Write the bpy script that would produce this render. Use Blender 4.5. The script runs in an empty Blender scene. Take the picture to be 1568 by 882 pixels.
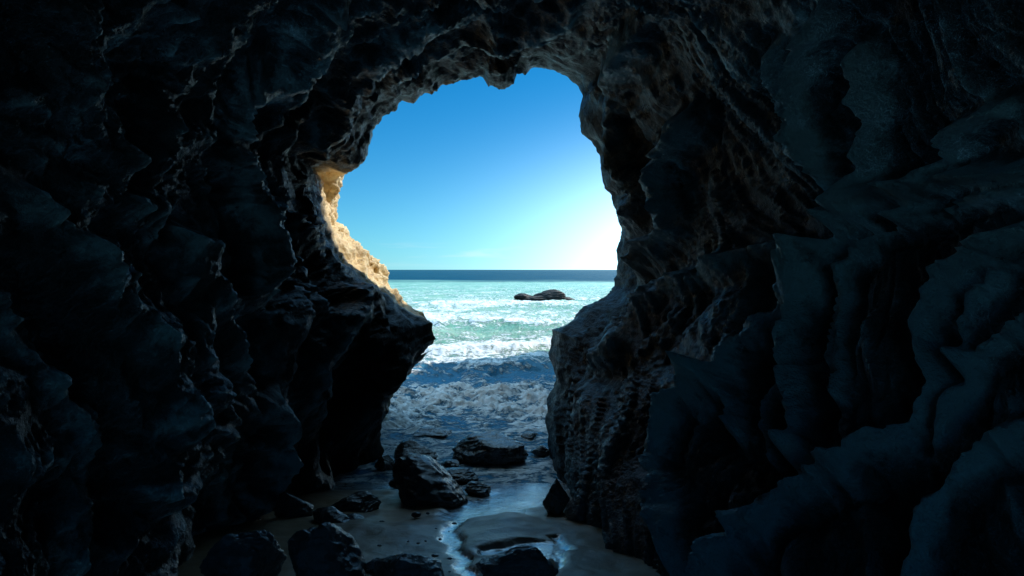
import bpy, math, numpy as np
from mathutils import Vector
F=1045.33; CX=784.0; HY=413.0; SEA=-2.2
rng=np.random.RandomState(7)
# ---------------------------------------------------------------- noise
_a=rng.normal(size=(256,3)); _a/=np.linalg.norm(_a,axis=1)[:,None]
def perlin(p,seed=0):
    p=np.asarray(p,dtype=np.float64); i=np.floor(p).astype(np.int64); f=p-i
    u=f*f*f*(f*(f*6-15)+10); out=np.zeros(len(p))
    for dx in (0,1):
        for dy in (0,1):
            for dz in (0,1):
                h=(i[:,0]+dx)*73856093 ^ (i[:,1]+dy)*19349663 ^ (i[:,2]+dz)*83492791 ^ (seed*2654435+911)
                h=(h^(h>>13))*1274126177; h=(h^(h>>16))&255
                g=_a[h]
                d=g[:,0]*(f[:,0]-dx)+g[:,1]*(f[:,1]-dy)+g[:,2]*(f[:,2]-dz)
                w=(u[:,0] if dx else 1-u[:,0])*(u[:,1] if dy else 1-u[:,1])*(u[:,2] if dz else 1-u[:,2])
                out+=w*d
    return out*1.5
def fbm(p,oct=4,seed=0,gain=.5,lac=2.03):
    s=0;a=1
    for o in range(oct):
        s=s+a*perlin(p,seed+o); p=p*lac+3.7; a*=gain
    return s
def ridged(p,oct=4,seed=0,gain=.5,lac=2.1,e=.06):
    s=0;a=1;w=1
    for o in range(oct):
        n=perlin(p,seed+o); r=1-(np.sqrt(n*n+e*e)-e)*1.6; r=np.clip(r,0,1)**2
        s=s+a*r*w; w=np.clip(r*1.4,0,1); p=p*lac+5.1; a*=gain
    return s
def billow(p,oct=3,seed=0,gain=.45,lac=2.1,e=.03):
    s=0;a=1
    for o in range(oct):
        n=perlin(p,seed+o); s=s+a*np.sqrt(n*n+e*e); p=p*lac+4.3; a*=gain
    return s
def sstep(a,b,x):
    t=np.clip((x-a)/(b-a),0,1); return t*t*(3-2*t)
def mesh_obj(name,V,Q,mat,attrs=None,smooth=True):
    me=bpy.data.meshes.new(name)
    V=np.asarray(V,dtype=np.float32); Q=np.asarray(Q,dtype=np.int32)
    me.vertices.add(len(V)); me.vertices.foreach_set("co",V.ravel())
    k=Q.shape[1]
    me.loops.add(Q.size); me.loops.foreach_set("vertex_index",Q.ravel())
    me.polygons.add(len(Q)); me.polygons.foreach_set("loop_start",np.arange(0,Q.size,k,dtype=np.int32))
    me.polygons.foreach_set("loop_total",np.full(len(Q),k,dtype=np.int32))
    if smooth: me.polygons.foreach_set("use_smooth",np.ones(len(Q),dtype=bool))
    me.update(calc_edges=True); me.validate()
    if attrs:
        for n,a in attrs.items():
            at=me.attributes.new(n,'FLOAT','POINT'); at.data.foreach_set("value",np.asarray(a,dtype=np.float32))
    o=bpy.data.objects.new(name,me); bpy.context.scene.collection.objects.link(o)
    if mat: me.materials.append(mat)
    return o
def gridq(nr,nc,wrap=False):
    r=np.arange(nr-1)[:,None]; c=np.arange(nc if wrap else nc-1)[None,:]
    c2=(c+1)%nc
    a=r*nc+c; b=r*nc+c2; d=(r+1)*nc+c; e=(r+1)*nc+c2
    return np.stack([a,b,e,d],-1).reshape(-1,4)
# ---------------------------------------------------------------- materials
def newmat(name):
    m=bpy.data.materials.new(name); m.use_nodes=True
    nt=m.node_tree; b=nt.nodes["Principled BSDF"]; return m,nt,b
def noise(nt,scale,detail=6,rough=.6,vec=None,dist=0,typ='FBM'):
    n=nt.nodes.new("ShaderNodeTexNoise"); n.inputs["Scale"].default_value=scale
    n.inputs["Detail"].default_value=detail; n.inputs["Roughness"].default_value=rough; n.inputs["Distortion"].default_value=dist
    if vec: nt.links.new(vec,n.inputs["Vector"])
    return n
def ramp(nt,src,stops):
    r=nt.nodes.new("ShaderNodeValToRGB"); e=r.color_ramp.elements
    while len(e)<len(stops): e.new(.5)
    for i,(p,c) in enumerate(stops):
        e[i].position=p; e[i].color=(c,c,c,1) if not isinstance(c,tuple) else c+(1,)
    nt.links.new(src,r.inputs[0]); return r
def mix(nt,fac,a,b,mode='MIX'):
    m=nt.nodes.new("ShaderNodeMix"); m.data_type='RGBA'; m.blend_type=mode
    for s,v in ((m.inputs[0],fac),(m.inputs[6],a),(m.inputs[7],b)):
        if hasattr(v,"is_linked"): nt.links.new(v,s)
        elif isinstance(v,tuple): s.default_value=v+(1,)
        else: s.default_value=v
    return m.outputs[2]
def math_(nt,op,a,b=None,c=None):
    m=nt.nodes.new("ShaderNodeMath"); m.operation=op
    for s,v in zip(m.inputs,(a,b,c)):
        if v is None: continue
        if hasattr(v,"is_linked"): nt.links.new(v,s)
        else: s.default_value=v
    return m.outputs[0]
def maprange(nt,src,a,b,c=0.,d=1.):
    mr=nt.nodes.new("ShaderNodeMapRange"); mr.inputs[1].default_value=a; mr.inputs[2].default_value=b; mr.inputs[3].default_value=c; mr.inputs[4].default_value=d; nt.links.new(src,mr.inputs[0]); return mr.outputs[0]
def bump(nt,h,st,dist,prev=None):
    b=nt.nodes.new("ShaderNodeBump"); b.inputs["Distance"].default_value=dist
    if hasattr(st,"is_linked"): nt.links.new(st,b.inputs["Strength"])
    else: b.inputs["Strength"].default_value=st
    nt.links.new(h,b.inputs["Height"])
    if prev: nt.links.new(prev,b.inputs["Normal"])
    return b.outputs["Normal"]
def geo(nt): return nt.nodes.new("ShaderNodeNewGeometry").outputs["Position"]
def attr(nt,n):
    a=nt.nodes.new("ShaderNodeAttribute"); a.attribute_name=n; return a.outputs["Fac"]
def scalecol(nt,c,v):
    cc=nt.nodes.new("ShaderNodeCombineXYZ"); [nt.links.new(v,cc.inputs[i]) for i in range(3)]
    return mix(nt,1.0,c,cc.outputs[0],'MULTIPLY')

def rock_material(name,dark,light,rough=.5,tan=False,wet=.5,bs=1.0,depthgrade=False):
    m,nt,b=newmat(name); P=geo(nt)
    n1=noise(nt,1.3,4,.65,P,.6); n2=noise(nt,8,6,.68,P,.3); n3=noise(nt,60,3,.65,P)
    sep=nt.nodes.new("ShaderNodeSeparateXYZ"); nt.links.new(P,sep.inputs[0])
    bst=1.0*bs
    if tan:
        # shade painted near black into the recesses, highlights painted pale on the crests
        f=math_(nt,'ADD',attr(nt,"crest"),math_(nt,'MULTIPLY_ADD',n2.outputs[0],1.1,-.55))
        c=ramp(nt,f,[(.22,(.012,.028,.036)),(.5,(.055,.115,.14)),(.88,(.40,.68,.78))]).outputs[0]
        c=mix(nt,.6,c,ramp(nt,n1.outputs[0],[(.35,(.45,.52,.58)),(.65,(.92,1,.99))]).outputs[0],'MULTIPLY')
        mouth_shade=math_(nt,'MULTIPLY',maprange(nt,sep.outputs[1],4.0,6.8,1.3,.12),maprange(nt,sep.outputs[0],.0,.6,1.0,.8))  # shade painted by depth: rock lighter inside, darker at mouth and right wall
        c=scalecol(nt,c,mouth_shade)
        # cool tint painted in towards the mouth, against the warm bounce light
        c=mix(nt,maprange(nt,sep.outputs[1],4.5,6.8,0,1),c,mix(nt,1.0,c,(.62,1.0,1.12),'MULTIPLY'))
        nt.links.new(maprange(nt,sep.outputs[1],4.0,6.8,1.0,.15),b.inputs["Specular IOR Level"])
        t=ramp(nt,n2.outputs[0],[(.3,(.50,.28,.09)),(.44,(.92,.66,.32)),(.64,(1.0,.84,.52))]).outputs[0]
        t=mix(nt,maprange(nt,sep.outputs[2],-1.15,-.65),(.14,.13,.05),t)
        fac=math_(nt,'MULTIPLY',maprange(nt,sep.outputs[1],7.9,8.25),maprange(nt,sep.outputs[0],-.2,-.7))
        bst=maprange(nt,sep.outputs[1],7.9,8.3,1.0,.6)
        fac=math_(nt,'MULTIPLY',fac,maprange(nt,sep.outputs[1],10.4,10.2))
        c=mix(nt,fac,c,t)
    else:
        c=ramp(nt,n1.outputs[0],[(.35,dark),(.65,light)]).outputs[0]
        c=mix(nt,.7,c,ramp(nt,n2.outputs[0],[(.3,(.3,.3,.3)),(.7,(1,1,1))]).outputs[0],'MULTIPLY')
        if depthgrade: c=scalecol(nt,c,maprange(nt,sep.outputs[1],4.2,6.3,1.2,.22))  # lighting painted into the colour: paler deep inside, darker towards the mouth
        b.inputs["Specular IOR Level"].default_value=wet
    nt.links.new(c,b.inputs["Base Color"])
    nt.links.new(ramp(nt,n2.outputs[0],[(.3,rough-.15),(.7,rough+.25)]).outputs[0],b.inputs["Roughness"])
    nn=bump(nt,n2.outputs[0],bst,.07)
    if tan: nn=bump(nt,noise(nt,24,4,.7,P,.5).outputs[0],bst,.03,nn)
    nn=bump(nt,n3.outputs[0],.9*bs,.012,nn)
    nt.links.new(nn,b.inputs["Normal"])
    return m
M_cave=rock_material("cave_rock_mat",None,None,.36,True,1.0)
M_cliff=rock_material("cliff_mat",(.07,.075,.075),(.15,.15,.14),.8)
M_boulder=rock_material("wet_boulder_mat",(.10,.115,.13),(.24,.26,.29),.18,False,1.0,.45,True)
M_searock=rock_material("sea_rock_mat",(.008,.008,.008),(.022,.02,.018),.5,False,.2)

# ---------------------------------------------------------------- cave
C0=(750.0,465.0)
def ring(pts):
    r=np.array([math.hypot(p[0]-C0[0],p[1]-C0[1]) for p in pts])
    th=np.array([math.atan2(-(p[0]-C0[0]),(p[1]-C0[1]))%(2*math.pi) for p in pts])
    o=np.argsort(th,kind='stable'); return th[o],r[o]
def ev(rg,T):
    th,r=rg
    return np.interp(T,np.concatenate([th[-1:]-2*math.pi,th,th[:1]+2*math.pi]),np.concatenate([r[-1:],r,r[:1]]))
RM=[(700,1100),(560,1000),(578,760),(583,690),(580,655),(598,612),(618,580),(626,557),(640,545),(652,538),(664,518),(656,496),(640,486),(598,455),(556,430),(520,398),(500,350),(494,310),(484,270),(477,258),
 (500,254),(527,263),(545,258),(560,247),(566,215),(576,190),(600,170),(616,156),(632,160),(650,149),(662,148),(680,131),(715,124),(740,119),(748,132),(768,136),(786,128),(790,110),(800,112),(804,116),(812,108),(830,102),(850,108),(870,120),(886,131),(897,146),
 (888,176),(893,205),(908,222),(918,240),(920,268),(924,290),(936,300),(941,330),(950,353),(946,380),(945,415),(944,440),(925,456),(895,470),(875,490),(846,505),(840,540),(852,578),(838,615),(838,650),(840,690),(848,735),(855,780),(850,1000)]
RO=[(680,1100),(530,1000),(550,760),(555,690),(555,640),(565,600),(580,575),(600,550),(618,535),(640,515),(650,500),(646,487),(622,466),(603,442),(597,412),(588,401),(570,392),(552,380),(535,362),(517,344),(515,320),(518,290),(526,268),
 (520,240),(530,200),(560,150),(620,100),(700,65),(760,65),(830,40),(900,65),(955,120),(980,200),(1000,260),(1010,330),(1010,400),(1000,450),(960,490),(920,520),(915,560),(910,600),(910,680),(920,740),(920,800),(900,1000)]
R1=[(700,1100),(450,1000),(475,760),(500,700),(520,620),(535,560),(540,520),(520,470),(488,400),(455,330),(445,270),(475,200),(525,150),(600,95),(700,70),(800,55),(880,60),(940,100),(960,170),(990,260),(1010,350),(1000,430),(960,480),(910,520),(882,600),(872,700),(880,800),(880,1000)]
R2=[(640,1150),(330,1000),(325,820),(360,700),(395,600),(395,500),(370,400),(345,300),(340,200),(420,90),(550,20),(700,-10),(850,-20),(980,10),(1060,100),(1090,220),(1100,330),(1080,430),(1030,500),(965,580),(925,680),(905,800),(910,1000)]
R3=[(620,1300),(200,1200),(240,900),(255,700),(240,560),(210,440),(190,320),(180,180),(260,0),(420,-120),(650,-180),(900,-180),(1120,-100),(1260,50),(1320,200),(1320,330),(1260,440),(1190,540),(1130,640),(1065,740),(1000,900),(980,1200)]
R4=[(500,1600),(-60,1500),(-60,1200),(-70,900),(-80,600),(-100,300),(-60,0),(100,-300),(500,-480),(900,-500),(1250,-350),(1500,-100),(1620,150),(1640,350),(1580,550),(1460,750),(1330,950),(1200,1200),(1150,1500)]
NT=1250
T=np.linspace(0,2*math.pi,NT,endpoint=False)
def W(rg,d): return ev(ring(rg),T)*d/F
def sm(a,k): 
    kk=np.hanning(k+2)[1:-1]; kk/=kk.sum(); return np.convolve(np.concatenate([a[-k:],a,a[:k]]),kk,'same')[k:-k]
rM=W(RM,8.0)
prof=[(-3.6,T*0+.05),(-3.5,T*0+1.2),(-2.5,T*0+2.3),(0,T*0+2.45),(1.2,T*0+2.2),(2.3,sm(W(R4,2.3),71)),(3.5,sm(W(R3,3.5),61)),(5.0,sm(W(R2,5),45)),(6.5,sm(W(R1,6.5),31)),(8.0,rM),
      (10.0,sm(W(RO,10),7)),(10.7,sm(W(RO,10),21)+1.8),(12.0,sm(W(RO,10),61)+9),(12.6,sm(W(RO,10),61)+20)]
dk=np.array([p[0] for p in prof]); Rk=np.array([p[1] for p in prof])
ds=np.concatenate([np.linspace(-3.6,1.6,30,endpoint=False),1/np.linspace(1/1.6,1/8.0,370,endpoint=False),np.linspace(8.0,10.0,56,endpoint=False),np.linspace(10,12.6,40)])
NR=len(ds)
R=np.empty((NR,NT))
for j in range(NT): R[:,j]=np.interp(ds,dk,Rk[:,j])
ins=ds<7.7
k=np.array([1,2,3,4,3,2,1.]);k/=k.sum()
Rs=R.copy()
for _ in range(5):
    Rp=np.pad(Rs,((3,3),(0,0)),'edge'); Rs=sum(k[i]*Rp[i:i+NR] for i in range(7))
R=np.where(ins[:,None],Rs,R)
D=ds[:,None]*np.ones((1,NT))
ax=(C0[0]-CX)/F*ds[:,None]; az=-(C0[1]-HY)/F*ds[:,None]
P=np.stack([ax-R*np.sin(T)[None],D,az-R*np.cos(T)[None]],-1)
def blurgrid(A,n,kc,kr):
    for _ in range(n):
        A=(A+np.roll(A,kc,1)+np.roll(A,-kc,1))/3
        Ap=np.pad(A,((kr,kr),(0,0),(0,0)),'edge'); A=(A+Ap[:-2*kr]+Ap[2*kr:])/3
    return A
Pb=blurgrid(P,6,7,3)
dT=np.roll(Pb,-1,1)-np.roll(Pb,1,1); dD=np.gradient(Pb,axis=0)
Nn=np.cross(dT,dD); Nn/=np.linalg.norm(Nn,axis=2)[...,None]+1e-9
inward=np.stack([ax-P[...,0],0*D,az-P[...,2]],-1)
Nn*=np.sign((Nn*inward).sum())
Nn=blurgrid(Nn,4,6,3); Nn/=np.linalg.norm(Nn,axis=2)[...,None]+1e-9
p=P.reshape(-1,3)
d=p[:,1]
px=CX+p[:,0]/np.maximum(d,.4)*F; py=HY-p[:,2]/np.maximum(d,.4)*F
mouth=np.exp(-((d-8.0)/.9)**2)
outer=sstep(8.1,8.8,d)
warp=np.stack([fbm(p*.6,2,11),fbm(p*.6+9,2,12),fbm(p*.6+17,2,13)],-1)
warp2=np.stack([fbm(p*2.2,2,14),fbm(p*2.2+9,2,15),fbm(p*2.2+17,2,16)],-1)
q=p+warp*.4+warp2*.07
right=sstep(-.2,.6,p[:,0])
a=q[:,1]*.5+q[:,2]*.6; bb=q[:,1]*.8-q[:,2]*.5
qf=np.stack([q[:,0]*1.0,a*.5,bb*1.5],-1)
big=ridged(qf*.7,2,21)-.75
bigL=.9-1.9*billow(q*.85,2,25)
med=ridged(qf*np.array([2.,1.6,2.4]),3,31)-.7
str_=ridged(qf*np.array([3.5,1.5,7.]),3,33)-.7
str2=ridged(qf*np.array([8,3.5,14.]),2,37)-.6
medL=.5-1.5*billow(q*2.3,4,35,.5)
disp=(.11*big*right+.20*bigL*(1-right))*(1-.85*mouth)*(1-.5*outer)
hf=(.025*med*right+.10*medL*(1-right))*(1-.6*mouth)+.032*str_*right*(1-.7*mouth)+.009*str2*(.3+.7*right)*(1-mouth)
hf+=.010*fbm(q*8,3,41)+.03*(ridged(q*4.5,3,51)-.7)*(1-.4*mouth)*(1-.85*right)-.03*(billow(q*7,3,55)-.3)*(1-.4*mouth)*(1-.8*right)
hf+=.005*fbm(p*22,2,45)*(1-sstep(5,7,d))
disp+=hf+.03*mouth*fbm(p*3.6,3,61)
disp+=outer*.10*(.4-billow(q*np.array([3,3,3.5]),4,65))*(p[:,2]>-1.0)
def polyd(pts):
    best=np.full(len(px),1e9)
    for (x0,y0),(x1,y1) in zip(pts[:-1],pts[1:]):
        vx,vy=x1-x0,y1-y0; L=vx*vx+vy*vy
        t=np.clip(((wx-x0)*vx+(wy-y0)*vy)/L,0,1)
        best=np.minimum(best,np.hypot(wx-x0-t*vx,wy-y0-t*vy))
    return best
vis=sstep(1.3,2.0,d)*(1-sstep(7.2,7.8,d))
wx=px+warp[:,0]*20+warp2[:,0]*9; wy=py+warp[:,1]*20+warp2[:,1]*9
ribs=[([(1640,255),(1480,268),(1380,290),(1310,340),(1260,400),(1225,480),(1215,560),(1235,640),(1240,700)],18,.32),
([(1640,285),(1490,305),(1400,330),(1330,385),(1285,450),(1262,540)],10,.18),
([(1262,400),(1180,490),(1130,560),(1102,612),(1130,665)],13,.26),
([(1640,340),(1500,430),(1455,510),(1470,600),(1410,680),(1330,730),(1220,770),(1150,815),(1120,900)],18,.34),
([(1560,430),(1505,500),(1520,590),(1460,690)],11,.2),
([(1270,20),(1240,120),(1245,180),(1280,260),(1300,340)],14,.28),
([(1330,60),(1372,170),(1350,260),(1325,330)],11,.24),
([(1190,60),(1210,150),(1255,240)],10,.16),
([(1102,615),(1040,648),(1022,720),(1050,800),(1070,900)],12,.28),
([(1640,500),(1520,560),(1480,640),(1440,700)],14,.2),
([(1250,690),(1190,735),(1150,800)],11,.2),
([(1190,385),(1080,440),(1000,480),(930,540)],16,.16),
([(1050,190),(1030,280),(1060,350),(1000,400)],14,.22),
([(960,60),(950,170),(985,280),(960,350)],14,.14),
([(1568,150),(1500,180),(1440,260),(1400,330)],14,.22),
([(1640,650),(1540,700),(1440,800),(1400,900)],18,.22),
([(1340,340),(1300,430),(1290,520),(1310,620)],11,.16),
([(1180,560),(1165,640),(1180,700)],10,.14),
([(500,-20),(450,100),(370,150),(338,250),(375,330),(392,420),(370,470)],20,.22),
([(270,380),(340,520),(392,600),(405,660),(370,740),(335,790)],18,.22),
([(-40,220),(60,320),(100,400),(160,480)],18,.17),
([(120,285),(200,320),(262,400),(270,440)],18,.2),
([(-40,450),(60,560),(130,640),(150,740),(140,900)],20,.18),
([(200,480),(250,600),(260,700),(240,760)],16,.15),
([(150,40),(180,160),(150,260)],16,.14),
([(690,30),(600,70),(520,130),(480,210)],14,.12),
([(860,20),(720,60),(600,110)],12,.10),
([(560,470),(500,560),(480,660),(470,720)],18,.14),
([(640,540),(560,600),(540,690)],14,.10)]
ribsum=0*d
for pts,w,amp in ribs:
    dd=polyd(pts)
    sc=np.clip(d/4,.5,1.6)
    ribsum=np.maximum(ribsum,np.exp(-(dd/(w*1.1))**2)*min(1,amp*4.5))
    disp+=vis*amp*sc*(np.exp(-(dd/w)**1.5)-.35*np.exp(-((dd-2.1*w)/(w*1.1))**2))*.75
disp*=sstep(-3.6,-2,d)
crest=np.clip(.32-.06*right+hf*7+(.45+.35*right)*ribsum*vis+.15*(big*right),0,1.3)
p2=p+Nn.reshape(-1,3)*disp[:,None]
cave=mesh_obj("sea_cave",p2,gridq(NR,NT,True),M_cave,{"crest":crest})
# ---------------------------------------------------------------- headland outside, right
foot=np.array([(1.9,8.9),(2.2,10.5),(2.5,12.5),(2.95,15),(3.7,19),(4.3,22.3),(6.5,24),(12,23),(24,18),(26,8.9),(12,8.6)],float)
def resample(pl,n):
    pl=np.vstack([pl,pl[:1]]); L=np.concatenate([[0],np.cumsum(np.hypot(*np.diff(pl,axis=0).T))])
    t=np.linspace(0,L[-1],n,endpoint=False); return np.stack([np.interp(t,L,pl[:,0]),np.interp(t,L,pl[:,1])],-1)
fp=resample(foot,360); cen=np.array([12.,14.])
rows=[]; nl=70
top=SEA+np.where(fp[:,1]<14.2,14.0,7.7)
top=sm(top,9)
for i in range(nl):
    t=i/(nl-1)
    if t<.7:
        z=-5+(top+5)*(t/.7); xy=fp
    else:
        u=(t-.7)/.3; xy=fp*(1-u)+cen*u; z=top+u*3
    rows.append(np.column_stack([xy,z]))
H=np.vstack(rows)
hn=fbm(H*.5,5,71)*.35+ridged(H*.9,4,75)*.25
dirc=H[:,:2]-cen; dirc/=np.linalg.norm(dirc,axis=1)[:,None]+1e-6
H[:,:2]-=dirc*(hn[:,None]+.1); H[:,2]+=fbm(H*.8,3,78)*.2
mesh_obj("headland_cliff",H,gridq(nl,len(fp),True),M_cliff)
# ---------------------------------------------------------------- beach
ty=np.array([-5,0,3.5,5,6.5,7.3,8.5,14,40.]); tz=np.array([-1.2,-1.35,-1.62,-1.84,-2.09,-2.21,-2.45,-3.3,-7])
def floor_z(y): return np.interp(y,ty,tz)
_dd=np.linspace(2,60,6000); _yy=HY-np.maximum(floor_z(_dd),SEA)/_dd*F
def floor_d(pyy): return float(np.interp(-pyy,-_yy,_dd))
def fw(x,y): dd=floor_d(y); return ((x-CX)/F*dd,dd)
gx=np.linspace(-4.5,4.5,400); gy=np.concatenate([np.linspace(-4,2.6,40,endpoint=False),np.linspace(2.6,8.4,380,endpoint=False),np.linspace(8.4,40,50)])
GX,GY=np.meshgrid(gx,gy); s2=np.stack([GX.ravel(),GY.ravel(),0*GX.ravel()],-1)
def wd(pts,x,y):
    b=np.full(len(x),1e9); Pn=[fw(*q_) for q_ in pts]
    for (x0,y0),(x1,y1) in zip(Pn[:-1],Pn[1:]):
        vx,vy=x1-x0,y1-y0; t=np.clip(((x-x0)*vx+(y-y0)*vy)/(vx*vx+vy*vy+1e-9),0,1)
        b=np.minimum(b,np.hypot(x-x0-t*vx,y-y0-t*vy))
    return b
sx=s2[:,0]+.07*fbm(s2*3,3,81); sy=s2[:,1]+.12*fbm(s2*3+5,3,82)
w1=1-sstep(.26,.42,wd([(820,742),(780,765),(735,782)],sx,sy))
w2=1-sstep(.035,.075,wd([(722,772),(700,795),(690,822),(706,850),(722,890),(735,940)],sx,sy))
w3=1-sstep(.16,.21,wd([(775,842),(835,838)],sx,sy))
w5=1-sstep(.03,.07,wd([(850,820),(858,850),(820,890)],sx,sy))
w4=sstep(6.35,6.8,sy)*1.0
wet=np.clip(np.maximum.reduce([w1,w2,w3,w4,w5]),0,1)
damp=np.clip(np.maximum(wet,.5+sstep(4.8,6.6,sy)*.5),0,1)
wash_glare=np.clip(w1*.95+w4+w3*.7+w2*.65,0,1)  # foam wash, plus sky glare painted white on puddle and stream
zz=floor_z(s2[:,1])+.035*fbm(s2*1.3,3,83)*(1-wet*.7)+.008*fbm(s2*6,3,84)*(1-wet)-.03*wet
mx,my=fw(780,803); zz+=.07*np.exp(-(((s2[:,0]-mx)/.22)**2+((s2[:,1]-my)/.35)**2))
s2[:,2]=zz
m,nt,b=newmat("wet_sand_mat"); Pp=geo(nt)
n1=noise(nt,3,5,.6,Pp); n2=noise(nt,220,2,.6,Pp); n3=noise(nt,14,4,.6,Pp,.8); n4=noise(nt,9,6,.72,Pp,1.5)
c=ramp(nt,n1.outputs[0],[(.3,(.46,.31,.18)),(.7,(.64,.45,.27))]).outputs[0]
c=mix(nt,.5,c,ramp(nt,n2.outputs[0],[(.35,(.4,.4,.4)),(.6,(1,1,1))]).outputs[0],'MULTIPLY')
c=mix(nt,attr(nt,"damp"),c,mix(nt,.75,c,(.32,.28,.26),'MULTIPLY'))
ff=math_(nt,'MULTIPLY',attr(nt,"wash_glare"),ramp(nt,n4.outputs[0],[(.38,0.0),(.50,1.0)]).outputs[0])
c=mix(nt,math_(nt,'MULTIPLY',ff,.9),c,(.88,.87,.9))
nt.links.new(c,b.inputs["Base Color"])
nt.links.new(ramp(nt,attr(nt,"wet"),[(0,.42),(.8,.1)]).outputs[0],b.inputs["Roughness"])
nt.links.new(attr(nt,"wet"),b.inputs["Coat Weight"]); b.inputs["Coat Roughness"].default_value=.05; b.inputs["Coat IOR"].default_value=2.8
nn=bump(nt,n2.outputs[0],.35,.006); nn=bump(nt,n3.outputs[0],.35,.02,nn)
nt.links.new(nn,b.inputs["Normal"])
nt.links.new(bump(nt,n3.outputs[0],.35,.03),b.inputs["Coat Normal"])
mesh_obj("sand_beach",s2,gridq(len(gy),len(gx)),m,{"wet":wet,"damp":damp,"wash_glare":wash_glare})
# ---------------------------------------------------------------- sea
ys=np.concatenate([2.2*F/np.linspace(790-HY,6,640),np.geomspace(420,30000,50)])
us=np.concatenate([-np.geomspace(4,.26,24),np.linspace(-.24,.24,460),np.geomspace(.26,4,24)])
YY=ys[:,None]*np.ones((1,len(us))); XX=ys[:,None]*us[None]
sp=np.stack([XX.ravel(),YY.ravel(),0*XX.ravel()],-1); x=sp[:,0]; y=sp[:,1]
lw=fbm(sp*np.array([.25,.25,1]),3,91)
near=1-sstep(60,160,y)
f1=fbm(sp*.9,4,92); f2=fbm(sp*np.array([2.5,3.2,1]),4,94); f3=ridged(sp*np.array([4,5,1]),3,97)
yb=y+1.6*lw+.8*f1-.25*np.sin(x*.9)
h=0*y; foam=0*y
def bore(y0,front,back,amp,sd=0):
    br=1 if sd==0 else np.clip(.55+1.1*perlin(sp*np.array([.22/(y0/20),.12/(y0/20),1]),sd),0,1.2)
    return amp*sstep(y0-front,y0,yb)*np.exp(-np.clip(yb-y0,0,None)/back)*br
g1=np.exp(-((yb-11.0)/1.5)**2); b2=bore(14.8,1.5,1.6,.22); b3=bore(18.5,1.2,2.2,.16,112); b4=bore(27,1.8,4,.22,113); b5=bore(41,2.5,6,.28,114)
lump=billow(sp*np.array([1.5,2.0,1])+f1[:,None]*.5,5,101,.5)
lump2=fbm(sp*np.array([7,9,1]),3,121)
h+=g1*(.10+.24*(lump-.35)+.018*lump2)+b2+b3+b4+b5
h+=(.05*f1*sstep(8,10,y)+.035*f2+.02*f3*sstep(9,13,y))*near
swell=near*sstep(13,22,y)*.08*fbm(sp*np.array([.4,1.1,1]),4,103); h+=swell*2
h*=.3+.7*sstep(7.2,9.5,y)
far=sstep(60,200,y); h+=far*.3*fbm(sp*np.array([.05,.12,1]),2,105)*(1-sstep(1500,4000,y))
foam+=.85*g1+.9*g1*(lump-.4)+.35*np.clip(b2/.22,0,1)+.6*np.clip(b3/.16,0,1)+.6*np.clip(b4/.22,0,1)+.5*np.clip(b5/.28,0,1)
foam+=.42*(1-sstep(9.4,10.9,yb))
foam+=.35*(lw)+.35*f1+.25+.3*lump2*g1
foam+=.5*np.exp(-((yb-17.5)/2.8)**2)+.14*sstep(20,26,y)*(1-sstep(55,75,y))
foam+=.35*np.exp(-((x+5)/4)**2-((y-32)/9)**2)
foam+=.55*np.exp(-((x-1.2)/1.8)**2-((y-44.5)/1.5)**2)+.4*np.exp(-((x-4.6)/1.2)**2-((y-49)/2)**2)
foam*=1-.9*sstep(70,130,y)
sp[:,2]=SEA+h
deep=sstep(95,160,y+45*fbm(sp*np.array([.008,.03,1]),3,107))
shore_shade=1-sstep(14,18.5,y)
m,nt,b=newmat("sea_water_mat"); Pp=geo(nt)
mp=nt.nodes.new("ShaderNodeMapping"); mp.inputs["Scale"].default_value=(1,1.4,1); nt.links.new(Pp,mp.inputs[0])
na=noise(nt,2.0,5,.7,mp.outputs[0],1.6); nb=noise(nt,9,5,.7,mp.outputs[0],1.0)
mp2=nt.nodes.new("ShaderNodeMapping"); mp2.inputs["Scale"].default_value=(.35,1.0,1); nt.links.new(Pp,mp2.inputs[0])
nc=noise(nt,.45,6,.7,mp2.outputs[0],.7)
v=math_(nt,'MULTIPLY_ADD',na.outputs[0],3.0,math_(nt,'MULTIPLY_ADD',nb.outputs[0],1.9,-2.45))
v=math_(nt,'MULTIPLY_ADD',attr(nt,"deep"),-1.2,v)
md=math_(nt,'MULTIPLY_ADD',attr(nt,"foam"),.75,math_(nt,'ADD',v,-.27))
fm=ramp(nt,md,[(.10,0.0),(.44,1.0)]).outputs[0]
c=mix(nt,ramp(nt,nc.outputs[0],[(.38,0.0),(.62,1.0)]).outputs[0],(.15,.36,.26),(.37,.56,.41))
c=mix(nt,attr(nt,"shore_shade"),c,(.035,.21,.36))  # blue of shade and sky reflection painted into the near water
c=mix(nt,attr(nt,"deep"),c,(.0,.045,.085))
c=mix(nt,fm,c,(.90,.93,.95))
nt.links.new(c,b.inputs["Base Color"])
nt.links.new(ramp(nt,fm,[(0,.12),(1,.7)]).outputs[0],b.inputs["Roughness"]); b.inputs["IOR"].default_value=1.33
nn=bump(nt,na.outputs[0],.45,.18); nn=bump(nt,nb.outputs[0],.55,.05,nn); nn=bump(nt,fm,.6,.03,nn)
nt.links.new(nn,b.inputs["Normal"])
df=nt.nodes.new("ShaderNodeBsdfDiffuse"); nt.links.new(c,df.inputs[0]); nt.links.new(nn,df.inputs["Normal"])
mxs=nt.nodes.new("ShaderNodeMixShader"); out=nt.nodes["Material Output"]
nt.links.new(maprange(nt,attr(nt,"deep"),0,1,.4,.8),mxs.inputs[0]); nt.links.new(b.outputs[0],mxs.inputs[1]); nt.links.new(df.outputs[0],mxs.inputs[2]); nt.links.new(mxs.outputs[0],out.inputs[0])
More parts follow.
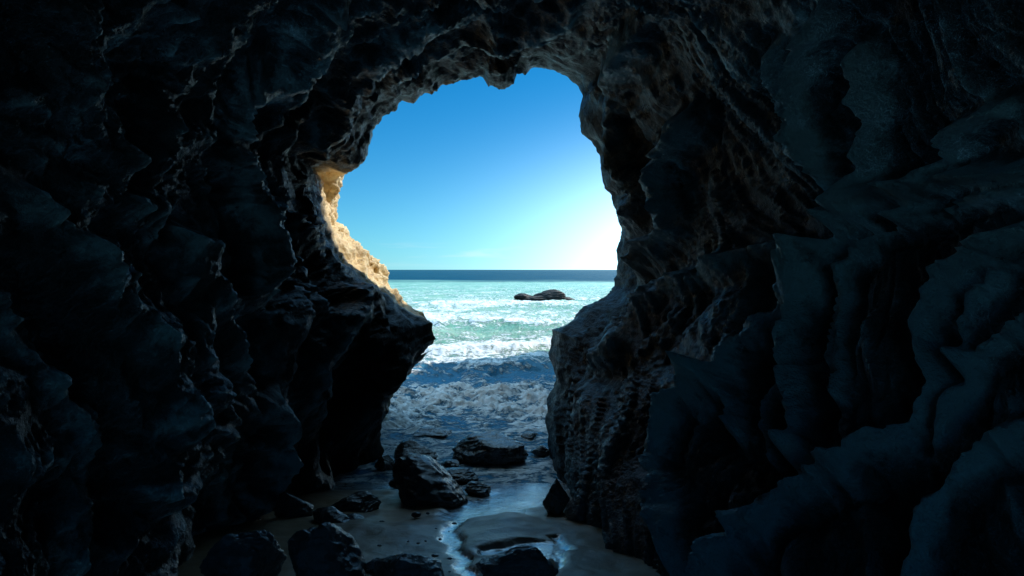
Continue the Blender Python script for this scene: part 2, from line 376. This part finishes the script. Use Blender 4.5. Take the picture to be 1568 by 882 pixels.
mesh_obj("sea",sp,gridq(len(ys),len(us)),m,{"foam":foam,"deep":deep,"shore_shade":shore_shade})
# ---------------------------------------------------------------- boulders
import bmesh
def ico(sub):
    bm=bmesh.new(); bmesh.ops.create_icosphere(bm,subdivisions=sub,radius=1)
    V=np.array([v.co[:] for v in bm.verts]); Fq=np.array([[v.index for v in f.verts] for f in bm.faces]); bm.free(); return V,Fq
IV,IF=ico(6)
def rockshape(seed,w,dp,h,skew=0,sharp=9,sink=.35):
    r=np.random.RandomState(seed); pl=r.normal(size=(sharp,3)); pl/=np.linalg.norm(pl,axis=1)[:,None]
    pl=np.vstack([pl,-pl[:4]]); hh=r.uniform(.55,.95,len(pl))
    dt=IV@pl.T; rad=np.where(dt>.05,hh/np.maximum(dt,.05),9.); 
    k=18; rad=-np.log(np.exp(-k*np.minimum(rad,1.2)).sum(1)+np.exp(-k*1.1))/k
    V=IV*rad[:,None]; V=V*(1+.08*fbm(V*1.7+seed,3,seed)+.05*(ridged(V*np.array([1.5,2.5,4])+seed,3,seed+5)-.7))[:,None]
    V-= (V.max(0)+V.min(0))/2; V/=(V.max(0)-V.min(0))/2
    V[:,:2]*=(1-.28*np.clip(V[:,2:3],0,1))
    V[:,0]+=skew*V[:,2]*.5; V[:,0]/=np.abs(V[:,0]).max()
    V*= np.array([w/2,dp/2,h*(1+sink)/2]); V[:,2]+=h-h*(1+sink)/2
    return V
def boulder(cx,by,w,h,dr=1.0,seed=1,skew=0,sharp=9,rot=0):
    dd=floor_d(by); s=dd/F; V=rockshape(seed,w*s,w*s*dr,h*s,skew,sharp)
    o=mesh_obj("boulder",V,IF,M_boulder); dd+=w*s*dr*.4
    o.location=((cx-CX)/F*dd,dd,max(floor_z(dd),SEA)); o.rotation_euler[2]=math.radians(rot); return o
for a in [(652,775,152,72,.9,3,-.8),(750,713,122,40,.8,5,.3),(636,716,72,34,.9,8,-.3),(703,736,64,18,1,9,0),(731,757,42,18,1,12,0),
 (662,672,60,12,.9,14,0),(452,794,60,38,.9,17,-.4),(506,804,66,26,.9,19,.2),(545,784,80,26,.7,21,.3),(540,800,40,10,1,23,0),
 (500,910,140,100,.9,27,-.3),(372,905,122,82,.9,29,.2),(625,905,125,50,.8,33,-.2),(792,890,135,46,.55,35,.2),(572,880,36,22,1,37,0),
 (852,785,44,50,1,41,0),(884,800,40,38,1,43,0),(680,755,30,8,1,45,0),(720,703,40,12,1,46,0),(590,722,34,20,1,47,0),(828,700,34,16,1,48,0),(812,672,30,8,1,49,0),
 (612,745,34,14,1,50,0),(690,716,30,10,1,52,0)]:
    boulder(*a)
V1=[]
s=48/F
for i,(cx,cy,w,h,sk) in enumerate([(840,460,56,18,.3),(806,456,44,12,-.9),(862,461,40,7,0),(826,461,70,9,0),(797,451,26,6,.5),(852,458,34,17,-.4)]):
    V=rockshape(60+i,w*s,w*s*.7,h*s,sk,10); V+=np.array([(cx-CX)*s,48+i*.1,SEA]); V1.append(V)
mesh_obj("sea_rock",np.vstack(V1),np.vstack([IF+i*len(IV) for i in range(len(V1))]),M_searock)
V1=[];Fs=[];rv=np.random.RandomState(5); PV,PF=ico(2)
lst=[(637,790,7),(666,852,5),(610,812,4),(585,800,4)]+[(rv.uniform(380,700),rv.uniform(775,880),rv.uniform(1.5,4)) for _ in range(40)]
for i,(cx,cy,w) in enumerate(lst):
    dd=floor_d(cy); s=dd/F*w; V=PV*np.array([s,s*.8,s*.55])*rv.uniform(.8,1.2,3)
    V=V*(1+.2*perlin(PV*1.5+i,i))[:,None]; V+=np.array([(cx-CX)/F*dd,dd,floor_z(dd)+s*.25]); V1.append(V);Fs.append(PF+i*len(PV))
mesh_obj("pebbles",np.vstack(V1),np.vstack(Fs),M_boulder)
# ---------------------------------------------------------------- light
AZ,EL=40,38
S=Vector((math.sin(math.radians(AZ))*math.cos(math.radians(EL)),math.cos(math.radians(AZ))*math.cos(math.radians(EL)),math.sin(math.radians(EL))))
L=bpy.data.lights.new("sun","SUN"); L.energy=5; L.angle=math.radians(.5); L.color=(1,.94,.84)
lo=bpy.data.objects.new("sun",L); lo.rotation_euler=S.to_track_quat('Z','Y').to_euler(); bpy.context.scene.collection.objects.link(lo)
w=bpy.data.worlds.new("World"); bpy.context.scene.world=w; w.use_nodes=True; nt=w.node_tree; bg=nt.nodes["Background"]
sk=nt.nodes.new("ShaderNodeTexSky"); sk.sky_type='NISHITA'; sk.sun_disc=False; sk.sun_elevation=math.radians(EL); sk.sun_rotation=math.radians(AZ)
sk.air_density=1.0; sk.dust_density=.3; sk.ozone_density=1.5
base=mix(nt,1.0,sk.outputs[0],(.01,.44,.76),'MULTIPLY')
tc=nt.nodes.new("ShaderNodeTexCoord"); sep=nt.nodes.new("ShaderNodeSeparateXYZ"); nt.links.new(tc.outputs["Generated"],sep.inputs[0])
el=math_(nt,'MAXIMUM',sep.outputs[2],0.0)
haz=math_(nt,'EXPONENT',math_(nt,'MULTIPLY',el,-13.0))
haz2=math_(nt,'EXPONENT',math_(nt,'MULTIPLY',math_(nt,'MULTIPLY',el,el),-50.0))
dp=nt.nodes.new("ShaderNodeVectorMath"); dp.operation='DOT_PRODUCT'; nt.links.new(tc.outputs["Generated"],dp.inputs[0]); dp.inputs[1].default_value=(math.sin(math.radians(AZ)),math.cos(math.radians(AZ)),0)
gl=math_(nt,'POWER',math_(nt,'MAXIMUM',dp.outputs["Value"],0.0),11.0)
amt=math_(nt,'ADD',math_(nt,'MULTIPLY',haz,2.8),math_(nt,'MULTIPLY',haz2,math_(nt,'MULTIPLY',gl,60.0)))
hi_fill=maprange(nt,el,.32,.75,0.0,12.0)  # added overhead sky fill, out of frame, to brighten the shaded foam
hz=nt.nodes.new("ShaderNodeCombineXYZ"); 
for i,(kk,k2) in enumerate(((.80,.48),(.95,.88),(1.05,1.15))): nt.links.new(math_(nt,'MULTIPLY_ADD',hi_fill,k2,math_(nt,'MULTIPLY',amt,kk)),hz.inputs[i])
tot=mix(nt,1.0,base,hz.outputs[0],'ADD')
mpc=nt.nodes.new("ShaderNodeMapping"); mpc.inputs["Scale"].default_value=(6,6,70); nt.links.new(tc.outputs["Generated"],mpc.inputs[0])
nw=noise(nt,1.2,6,.6,mpc.outputs[0],.4)
band=ramp(nt,el,[(0.0,0.0),(.022,1.0),(.05,0.0)]).outputs[0]
cl=math_(nt,'MULTIPLY',ramp(nt,nw.outputs[0],[(.52,0.0),(.75,1.0)]).outputs[0],band)
tot=mix(nt,math_(nt,'MULTIPLY',cl,.3),tot,(8.,8.,8.))
nt.links.new(tot,bg.inputs[0]); bg.inputs[1].default_value=.13
# ---------------------------------------------------------------- camera
cam=bpy.data.cameras.new("camera"); co=bpy.data.objects.new("camera",cam); bpy.context.scene.collection.objects.link(co)
cam.lens=24; cam.sensor_width=36; cam.shift_y=-28/1568; cam.clip_end=60000; cam.clip_start=.05
co.rotation_euler=(math.radians(90),0,0); bpy.context.scene.camera=co
sc=bpy.context.scene; sc.view_settings.view_transform='Standard'; sc.view_settings.look='None'; sc.view_settings.exposure=0
